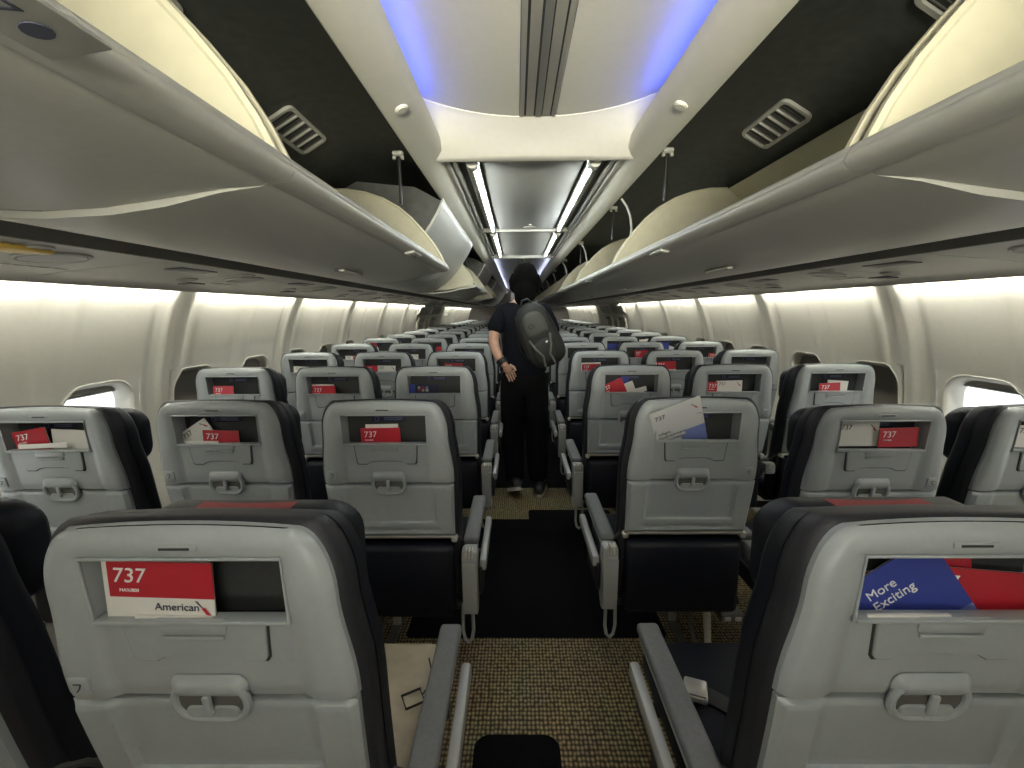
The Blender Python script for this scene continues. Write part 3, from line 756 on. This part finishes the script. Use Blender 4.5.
def sheet(name, label, cat, seatpos, w, h, x, zb, ang=0, kind='red', yo=.020, tilt=0, grp='printed cards in the seat pockets', redfrac=.6, detail=True):
    # origin: bottom-left of the sheet; the sheet plane is x-z
    b = MB()
    top = lambda f, m: b.box((w/2, 0, h*(1-f/2)), (w, .0012, h*f), M[m])
    if kind == 'redwhite': top(redfrac, 'red'); b.box((w/2, 0, h*(1-redfrac)/2), (w, .0012, h*(1-redfrac)), M['white']); b.box((.001,-.0002,h/2),(.006,.0012,h),M['white'])
    elif kind == 'red': b.box((w/2,0,h/2), (w,.0012,h), M['red'])
    elif kind == 'white': b.box((w/2,0,h/2), (w,.0012,h), M['white'])
    elif kind == 'grey': b.box((w/2,0,h*.66), (w,.0012,h*.68), M['paper']); b.box((w*.25,0,h*.16), (w*.5,.0012,h*.32), M['paper']); b.box((w*.75,0,h*.16), (w*.5,.0012,h*.32), M['lblue']); b.box((w*.80,-.0004,h*.36), (w*.40,.0012,h*.12), M['lblue'])
    elif kind == 'blue': b.box((w/2,0,h*.6), (w,.0012,h*.8), M['blue']); b.box((w/2,0,h*.1), (w,.0012,h*.2), M['lblue'])
    elif kind == 'photo':
        b.box((w/2,0,h/2), (w,.0012,h), M['navytag'])
        for q in range(6): b.box((w*(.34+.13*(q%3)), -.0008, h*(.50+.22*(q//3))), (w*(.10-.02*(q%2)),.0008,h*.20), M[('redfab','tan','grille','shell','redfab','lblue')[q]])
        b.box((w*.11,-.0008,h*.5), (w*.20,.0008,h), M['blue'])
    b.box((w/2,.0022,h/2), (w*.985,.0016,h*.985), M['white'])
    X, Y = seatpos
    o = b.build(name, loc=(X+x, Y+yo, zb), rot=(tilt, ang, 0), label=label, category=cat, group=grp)
    if detail:
        if kind == 'redwhite':
            ob('lettering', T737, o, loc=(.010,-.0014,h*(1-redfrac*.40)), rot=(pi/2,0,0))
            ob('small_print', TSUB, o, loc=(.018,-.0014,h*(1-redfrac*.80)), rot=(pi/2,0,0))
            ob('lettering', TAM, o, loc=(w*.44,-.0014,h*(1-redfrac)*.66), rot=(pi/2,0,0)); bird(o, w*.89, h*(1-redfrac)*.68)
        if kind == 'red': ob('lettering', T737S, o, loc=(.010,-.0014,h-.020), rot=(pi/2,0,0)); ob('small_print', TSUB, o, loc=(.012,-.0014,h-.037), rot=(pi/2,0,0))
        if kind == 'grey': ob('lettering', TIE, o, loc=(.012,-.0014,h*.42), rot=(pi/2,0,0)); ob('lettering', T737G, o, loc=(.012,-.0014,h*.84), rot=(pi/2,0,0)); bird(o, w*.86, h*.85)
        if kind == 'blue': ob('lettering', TME, o, loc=(.022,-.0014,h*.74), rot=(pi/2,0,0))
        if kind == 'white': ob('lettering', T737G, o, loc=(.012,-.0014,h-.016), rot=(pi/2,0,0)); bird(o, w*.86, h-.016)
    return o
rowname = ['nearest','second','third','fourth','fifth','sixth','seventh','eighth','ninth','tenth','eleventh','twelfth','thirteenth','fourteenth','fifteenth','sixteenth','seventeenth','eighteenth']
colname = ['aisle','middle','window']
bankname = {'L':'left','R':'right'}
# contents: list of (kind, w, visible height, x of left edge, degrees, extra)
CARDS = {
 ('L',0,0): [('white',.112,.091,-.100,1,dict(yo=.034,plain=1)), ('redwhite',.140,.084,-.112,2,dict(redfrac=.58,hh=.085,yo=.016)), ('white',.100,.008,-.075,1,dict(yo=.012,plain=1))],
 ('R',0,0): [('red',.20,.035,-.135,-12,dict(yo=.043,plain=1)), ('red',.17,.060,-.028,5,dict(yo=.037)), ('blue',.130,.055,-.044,-37,dict(yo=.031)), ('white',.105,.008,-.11,0,dict(yo=.010,plain=1))],
 ('L',0,1): [('white',.100,.058,-.062,-1,dict(yo=.030,plain=1)), ('red',.120,.048,-.075,-1,{})],
 ('R',0,1): [('red',.10,.03,-.128,-12,dict(yo=.040,plain=1)), ('grey',.158,.112,-.098,-21,dict(yo=.045,tilt=.36))],
 ('L',1,1): [('white',.105,.040,-.085,-32,dict(yo=.034,drop=-.01)), ('red',.110,.044,-.055,2,{}), ('white',.10,.012,-.10,0,dict(yo=.010,plain=1))],
 ('L',2,1): [('white',.14,.052,-.01,3,dict(yo=.034,plain=1)), ('red',.105,.044,-.105,-10,{}), ('white',.15,.010,-.09,-2,dict(yo=.010,plain=1))],
 ('R',1,1): [('white',.125,.062,-.118,0,dict(yo=.034)), ('red',.115,.046,.0,-1,{})],
 ('R',2,1): [('white',.12,.055,-.118,2,{}), ('red',.08,.05,.02,8,dict(yo=.034))],
 ('L',0,2): [('photo',.148,.048,-.128,0,{})],
 ('L',1,2): [('white',.11,.050,-.118,1,dict(yo=.032,plain=1)), ('red',.115,.042,-.112,-1,{})],
 ('L',2,2): [('red',.10,.045,-.11,0,{})],
 ('R',0,2): [('blue',.06,.068,-.045,-14,dict(yo=.040,plain=1)), ('white',.09,.030,-.045,-22,dict(yo=.032,plain=1)), ('red',.115,.036,-.112,-24,dict(yo=.026)), ('white',.06,.02,.02,-15,dict(yo=.012,plain=1))],
 ('R',1,2): [('red',.052,.052,-.125,1,{}), ('white',.125,.055,-.075,-1,dict(yo=.026))],
 ('R',2,2): [('white',.10,.056,-.03,4,dict(yo=.034,plain=1)), ('red',.10,.040,-.07,-3,{})],
 ('L',0,3): [('red',.125,.058,-.085,1,{})],
 ('L',1,3): [('red',.085,.045,-.125,0,{}), ('white',.12,.045,-.04,1,dict(yo=.030))],
 ('L',2,3): [('white',.13,.045,-.11,3,{})],
 ('R',0,3): [('white',.13,.055,-.125,-1,dict(yo=.032,plain=1)), ('red',.12,.045,-.118,-2,{})],
 ('R',1,3): [('redwhite',.13,.058,-.12,-2,dict(redfrac=.75))],
 ('R',2,3): [('white',.14,.03,-.06,2,{})],
 ('L',0,4): [('red',.04,.055,.08,-3,{})],
 ('L',1,4): [('white',.12,.045,-.06,1,{})],
 ('L',2,4): [('white',.11,.035,-.07,2,dict(yo=.03)), ('red',.09,.03,0,-5,{})],
 ('R',0,4): [],
 ('R',1,4): [('red',.11,.06,-.05,-4,{})],
 ('R',2,4): [('red',.05,.04,.07,4,{})],
 ('L',0,5): [], ('L',1,5): [('red',.05,.045,.07,0,{})], ('L',2,5): [('redwhite',.07,.10,-.09,-14,dict(redfrac=.55,plain=1))],
 ('R',0,5): [], ('R',1,5): [('blue',.11,.065,-.12,2,dict(plain=1))], ('R',2,5): [('blue',.08,.07,-.07,0,dict(plain=1)), ('white',.09,.05,-.02,20,dict(yo=.034,plain=1))],
}
CN = {'red':'red card','redwhite':'red-and-white safety card','white':'white leaflet','grey':'grey and blue leaflet','blue':'blue leaflet','photo':'dark photo magazine'}
for bank in 'LR':
    for row in range(18):
        for col in range(3):
            if row == 0 and col == 2: continue
            if row == 7 and col == 2: pass
            cs = CARDS.get((bank,col,row))
            if cs is None and row >= 6:
                cs = []
                if random.random() < .5: cs.append((random.choice(['red','red','white','redwhite','blue']), random.uniform(.08,.12), random.uniform(.035,.06), random.uniform(-.11,-.02), random.uniform(-8,8), dict(plain=1)))
            cs = cs or []
            main = max(cs, key=lambda q: q[1]*q[2])[0] if cs else None
            what = ('with a %s in its pocket' % CN[main]) if main else 'with an empty pocket'
            place = '%s bank' % bankname[bank]
            seat(bank, col, row, 'grey %s row %s seat, %s, %s' % (rowname[row], colname[col], place, what))
            sx = -1 if bank == 'L' else 1; X = sx*(.475+.49*col)+OFF.get((bank,col,row),(0,0))[0]; Y = .51+.787*row+OFF.get((bank,col,row),(0,0))[1]
            seen = {}
            for (kd, w, vh, x, a, ex) in cs:
                drop = .004 if vh < .021 else ((.012 if not ex.get('hh') else .003)+(w*sin(R(-a)) if a < -5 else 0))
                H = vh+drop
                nm = 'safety_card' if kd in ('red','redwhite') else 'leaflet'
                w_ = {'yo':'rear','':''}.get('', '')
                pos = 'flat thin strip of' if vh < .021 else ('tilted' if abs(a) > 12 else 'upright')
                lab = '%s %s, %s row %s seat, %s' % (pos, CN[kd], rowname[row], colname[col], place)
                if lab in seen: lab = 'front '+lab
                seen[lab] = 1
                A = R(a); zb = .985-drop
                sheet(nm, lab, 'card' if nm == 'safety_card' else 'leaflet', (X, Y), w, H, x, zb, A, kd, ex.get('yo', .022), ex.get('tilt', 0), redfrac=ex.get('redfrac', .6), detail=(not ex.get('plain')) and row < 5, grp=None or 'printed cards in the seat pockets')

# ------------------------------------------------------------------ person walking away, backpack
def skin_body(name, verts, edges, radii, m, parent=None, sub=2, root=0):
    me = bpy.data.meshes.new(name); me.from_pydata(verts, edges, [])
    o = bpy.data.objects.new(name, me); COL.objects.link(o)
    md = o.modifiers.new('s', 'SKIN'); md.use_smooth_shade = True
    sv = me.skin_vertices[0].data
    for i, r in enumerate(radii):
        sv[i].radius = r if isinstance(r, tuple) else (r, r); sv[i].use_root = (i == root)
    o.modifiers.new('u', 'SUBSURF').levels = sub
    bpy.context.view_layer.update()
    nm = bpy.data.meshes.new_from_object(o.evaluated_get(bpy.context.evaluated_depsgraph_get()))
    bpy.data.objects.remove(o); nm.materials.clear(); nm.materials.append(m); nm.name = name
    return ob(name, nm, parent)
PX, PY = -.022, 3.25
pr = thing('person', 'person in black clothes walking away down the aisle, left arm folded behind the back', 'person', (PX, PY, 0))
# skin body: trunk, neck, head core, both arms, legs (one continuous surface)
V = [(0,0,.96),(0,.01,1.08),(-.005,.02,1.22),(-.01,.03,1.35),(-.005,.045,1.45),(.0,.06,1.52)]
E_ = [(0,1),(1,2),(2,3),(3,4),(4,5)]; Rd = [(.12,.085),(.13,.095),(.15,.10),(.15,.095),(.055,.055),(.055,.055)]
def chain(start, pts, rs):
    prev = start
    for p, r in zip(pts, rs): V.append(p); Rd.append(r); E_.append((prev, len(V)-1)); prev = len(V)-1
    return prev
wl = chain(3, [(-.155,.01,1.375),(-.205,-.02,1.27),(-.225,-.05,1.16),(-.185,-.115,1.06),(-.125,-.145,.985)], [.055,.045,.040,.036,.026])
wr = chain(3, [(.15,.02,1.375),(.205,.02,1.25),(.215,.04,1.12),(.20,.15,1.03),(.17,.24,1.0)], [.055,.045,.040,.034,.026])
chain(0, [(-.09,.0,.82),(-.095,.03,.48),(-.075,-.04,.11)], [.08,.05,.04])
chain(0, [(.09,.0,.82),(.10,.02,.48),(.105,-.0,.11)], [.08,.05,.04])
skin_body('body', V, E_, Rd, M['skin'], pr)
# head
b = MB(); n = 20; Vh = []; Fh = []
for j in range(15):
    th = pi*j/14
    for i in range(n):
        a = 2*pi*i/n; x = .076*sin(th)*cos(a); y = .096*sin(th)*sin(a); z = .115*cos(th)
        if z < 0: x *= 1+.9*z; y *= 1+.5*z
        if sin(a) > .8 and -.03 < z < .02: y += .016*(1-abs(cos(a))*1.6)          # nose towards +y
        Vh.append((x, y, z))
for j in range(14):
    for i in range(n): Fh.append([j*n+i, j*n+(i+1)%n, (j+1)*n+(i+1)%n, (j+1)*n+i])
b.add(Vh, Fh, M['skin'])
for sx in (-1,1):
    b.tube([(sx*.074,-.006,-.022),(sx*.088,-.012,.004),(sx*.088,-.012,.022),(sx*.076,-.002,.03)], [.006,.009,.009,.006], M['skin'], 8)
    b.tube([(sx*.030,.083,.008),(sx*.030,.0895,.008)], .010, M['white'], 10); b.tube([(sx*.030,.088,.008),(sx*.030,.0915,.008)], .004, M['black'], 8)
b.tube([(-.022,.083,-.052),(0,.090,-.052),(.022,.083,-.052)], .004, M['redfab'], 6)
head = b.build('head', pr, loc=(.012,.07,1.60), rot=(R(4),R(2),0))
# hair: thick shoulder-touching cut
b = MB(); Vh = []; Fh = []; rr_ = random.Random(3)
for j in range(17):
    th = pi*.86*j/16
    for i in range(28):
        a = 2*pi*i/28; k_ = 1+.03*sin(a*7+j)+.02*rr_.random()
        front = max(0, sin(a))
        x = .094*sin(th)**.8*cos(a)*k_; y = .112*sin(th)**.8*sin(a)*k_-.006; z = .128*cos(th)
        if z < .02 and front > .35: y *= .55; x *= .96
        if z < -.04: x *= 1.0-.9*(-.04-z); z -= .02
        Vh.append((x, y, z))
for j in range(16):
    for i in range(28): Fh.append([j*28+i, j*28+(i+1)%28, (j+1)*28+(i+1)%28, (j+1)*28+i])
Fh.append([16*28+i for i in range(28)])
b.add(Vh, Fh, M['hair'])
for sx in (-1,1): b.tube([(sx*.082,-.01,.04),(sx*.100,-.012,-.01),(sx*.094,-.015,-.06),(sx*.072,-.02,-.095)], [.018,.022,.020,.008], M['hair'], 8)
b.tube([(0,-.05,-.04),(0,-.078,-.10),(.0,-.080,-.16),(.0,-.085,-.20)], [.078,.078,.070,.035], M['hair'], 12)
b.build('hair', pr, loc=(.012,.068,1.605), rot=(R(4),R(2),0), sharp=80)
# shirt and trousers over the body
V = [(0,.0,.84),(0,.01,1.03),(-.005,.02,1.22),(-.008,.028,1.355),(-.004,.04,1.43)]; E_ = [(0,1),(1,2),(2,3),(3,4)]; Rd = [(.185,.14),(.170,.122),(.168,.12),(.158,.108),(.068,.068)]
chain(3, [(-.150,.012,1.375),(-.198,-.012,1.29),(-.222,-.035,1.215)], [.074,.070,.068])
chain(3, [(.148,.02,1.375),(.200,.02,1.27),(.214,.03,1.18)], [.074,.070,.068])
skin_body('shirt', V, E_, Rd, M['shirt'], pr)
V = [(0,.0,1.0),(0,0,.93)]; E_ = [(0,1)]; Rd = [(.158,.112),(.165,.125)]
chain(1, [(-.078,.0,.82),(-.088,.03,.50),(-.080,-.01,.22),(-.075,-.035,.07)], [(.100,.118),(.085,.095),(.072,.085),(.062,.075)])
chain(1, [(.080,.0,.82),(.094,.02,.50),(.100,.01,.22),(.108,.0,.07)], [(.100,.118),(.085,.095),(.072,.085),(.062,.075)])
skin_body('trousers', V, E_, Rd, M['trousers'], pr)
# sleeve hem, wristband
b = MB(); b.tube([(-.165,-.125,1.04),(-.145,-.138,1.012)], .042, M['black'], 14); b.build('wristband', pr)
# hands
def hand(name, base, side, rotz, relaxed):
    V = [(0,0,.0),(0,0,-.035),(0,0,-.07)]; E_ = [(0,1),(1,2)]; Rd = [(.026,.018),(.036,.017),(.038,.015)]
    me = []
    o = skin_body('hand_'+name, V, E_, Rd, M['skin'], pr, 2)
    fr = [o]
    spec = [(-.028,.066,.0082),(-.0095,.075,.0088),(.0095,.070,.0085),(.027,.055,.0075)]
    b = MB()
    for (fx, L, r_) in spec:
        p = Vector((fx,0,-.066)); ang = .25; pts = [p]; rs = [r_]
        for seg in (.45,.32,.23):
            p = p+Vector((0,-sin(ang)*L*seg,-cos(ang)*L*seg)); pts.append(p); rs.append(r_*(1-.12*len(pts)+.1)); ang += relaxed
        b.tube(pts, rs, M['skin'], 8)
    b.tube([Vector((side*.028,0,-.018)),Vector((side*.048,-.014,-.042)),Vector((side*.050,-.028,-.066))], [.011,.010,.008], M['skin'], 8)
    f = b.build('hand_fingers', None, sharp=80)
    bm = bmesh.new(); bm.from_mesh(o.data); bm.from_mesh(f.data); bm.to_mesh(o.data); bm.free(); bpy.data.objects.remove(f)
    for p_ in o.data.polygons: p_.use_smooth = True
    o.name = 'hand'; o.location = base; o.rotation_euler = rotz
    return o
hand('left', (-.138,-.145,1.005), 1, (R(20), R(-28), R(-8)), .5)
hand('right', (.17,.25,1.0), -1, (R(70),0,0), .4)
# shoes
def shoe(x, y, z, pitch, yaw):
    b = MB(); P = []
    for (yy, w, h) in ((-.125,.030,.05),(-.10,.040,.07),(-.03,.040,.075),(.05,.046,.058),(.11,.042,.042),(.145,.022,.03)):
        P.append((yy, w, h))
    Vs = []; m = 14
    for (yy, w, h) in P:
        for q in range(m): A = 2*pi*q/m; Vs.append((w*cos(A), yy, .022+h*.5+h*.5*sin(A)))
    b.add(Vs, [[j*m+i, j*m+(i+1)%m, (j+1)*m+(i+1)%m, (j+1)*m+i] for j in range(len(P)-1) for i in range(m)]+[list(range(m)), [(len(P)-1)*m+i for i in range(m)]], M['black'])
    o = b.build('shoe', pr, loc=(x,y,z), rot=(pitch,0,yaw), sharp=60)
    b = MB(); n = 20; ring = []
    for q in range(n):
        A = 2*pi*q/n; ring.append(((.047 if sin(A) > 0 else .042)*cos(A), .01+.138*sin(A)))
    b.add([(x_,y_,0) for x_,y_ in ring]+[(x_,y_,.026) for x_,y_ in ring], [list(range(n)),[n+i for i in range(n)]]+[[i,(i+1)%n,(i+1)%n+n,i+n] for i in range(n)], M['sole'])
    b.build('sole', o)
shoe(-.075,-.09,.035, R(-24), R(14)); shoe(.125,-.02,.002, 0, R(-10))
# backpack
bp = thing('backpack', 'charcoal and grey backpack worn on the right shoulder of the walking person', 'backpack', (PX+.098, PY-.13, 1.215))
b = MB()
out = [(.0,.235),(.06,.225),(.105,.18),(.125,.10),(.135,0),(.15,-.10),(.14,-.18),(.09,-.225),(0,-.235),(-.09,-.22),(-.13,-.16),(-.14,-.05),(-.13,.06),(-.115,.15),(-.07,.215)]
def sm(P, it=2):
    for _ in range(it):
        Q = []
        for i in range(len(P)):
            a, c_ = P[i], P[(i+1)%len(P)]; Q += [(.75*a[0]+.25*c_[0], .75*a[1]+.25*c_[1]), (.25*a[0]+.75*c_[0], .25*a[1]+.75*c_[1])]
        P = Q
    return P
b.loft(sm(out), [(-.10,.045),(-.085,.015),(-.06,.002),(.0,0),(.04,.0),(.055,.02)], M['pack']); body = b.build('main_bag', bp, sharp=60)
b = MB(); b.loft(sm([(0,.19),(.075,.16),(.085,.05),(.07,.0),(-.07,.0),(-.085,.06),(-.07,.16)]), [(-.118,.03),(-.11,.006),(-.09,0),(-.06,0)], M['pack2']); b.build('upper_pocket', bp, sharp=60)
b = MB(); b.loft(sm([(-.07,-.01),(.08,-.01),(.10,-.10),(.075,-.19),(0,-.205),(-.075,-.19),(-.095,-.10)]), [(-.135,.03),(-.125,.006),(-.10,0),(-.06,0)], M['pack']); q = b.build('lower_pocket', bp, sharp=60)
for sx in (-1,1):
    b = MB(); b.tube([(sx*.075,-.125,.0),(sx*.055,-.142,-.07),(sx*.025,-.146,-.13),(sx*.035,-.138,-.20)], .013, M['band'], 8, sq=(1.6,.6)); b.build('grey_band', q)
b = MB(); b.tube([(.03,-.148,-.04),(.035,-.150,-.05)], .008, M['white'], 8); b.build('reflector', q)
b = MB(); b.tube([(-.04,-.02,.225),(-.02,-.03,.262),(.02,-.03,.262),(.04,-.02,.225)], .007, M['black'], 8); b.build('handle', bp)
b = MB(); b.tube([(.07,.05,.20),(.05,.13,.235),(.06,.22,.20),(.09,.27,.05)], .016, M['pack'], 8, sq=(1.6,.5)); b.build('strap', bp)
b = MB(); b.tube([(-.10,.03,.18),(-.13,.0,.08),(-.155,-.03,-.06),(-.13,-.03,-.14)], .012, M['pack'], 8, sq=(1.6,.5)); b.build('strap', bp)
b = MB(); b.tube([(-.025+.020*cos(q_/14*2*pi),-.119,.085+.012*sin(q_/14*2*pi)) for q_ in range(14)], .003, M['black'], 6, closed=True); b.build('oval_badge', bp)
for sx in (-1,1):
    b = MB(); b.tube([(sx*.11,-.085,.14),(sx*.118,-.09,.02),(sx*.125,-.09,-.10),(sx*.09,-.095,-.18)], .004, M['black'], 6); b.build('zip', bp)
bp.rotation_euler = (R(4), R(-22), 0)

# ------------------------------------------------------------------ lights
def area(name, loc, rot, sx, sy, power, col):
    l = bpy.data.lights.new(name, 'AREA'); l.shape = 'RECTANGLE'; l.size = sx; l.size_y = sy; l.energy = power; l.color = col
    o = bpy.data.objects.new(name, l); COL.objects.link(o); o.location = loc; o.rotation_euler = rot; return o
# unseen fill lamps added behind the photographer to brighten ceiling, rails and seats
area('forward_fill', (0, -1.6, 1.55), (R(104), 0, 0), .9, .3, LE, (1, .96, .80)).data.spread = R(52)
area('upward_fill', (0, -.75, .95), (R(160), 0, 0), .45, .6, LU, (1,.96,.82))
area('overhead_fill', (0, -.9, 2.04), (0,0,0), .6, .8, LC, (1,.97,.86))
w = bpy.data.worlds.new('daylight'); S.world = w; w.use_nodes = True
w.node_tree.nodes['Background'].inputs[0].default_value = (.95,.98,1,1); w.node_tree.nodes['Background'].inputs[1].default_value = 1.2
S.view_settings.view_transform = 'Standard'; S.view_settings.look = 'None'; S.view_settings.gamma = 1; S.view_settings.use_curve_mapping = False
S.view_settings.exposure = EXPO
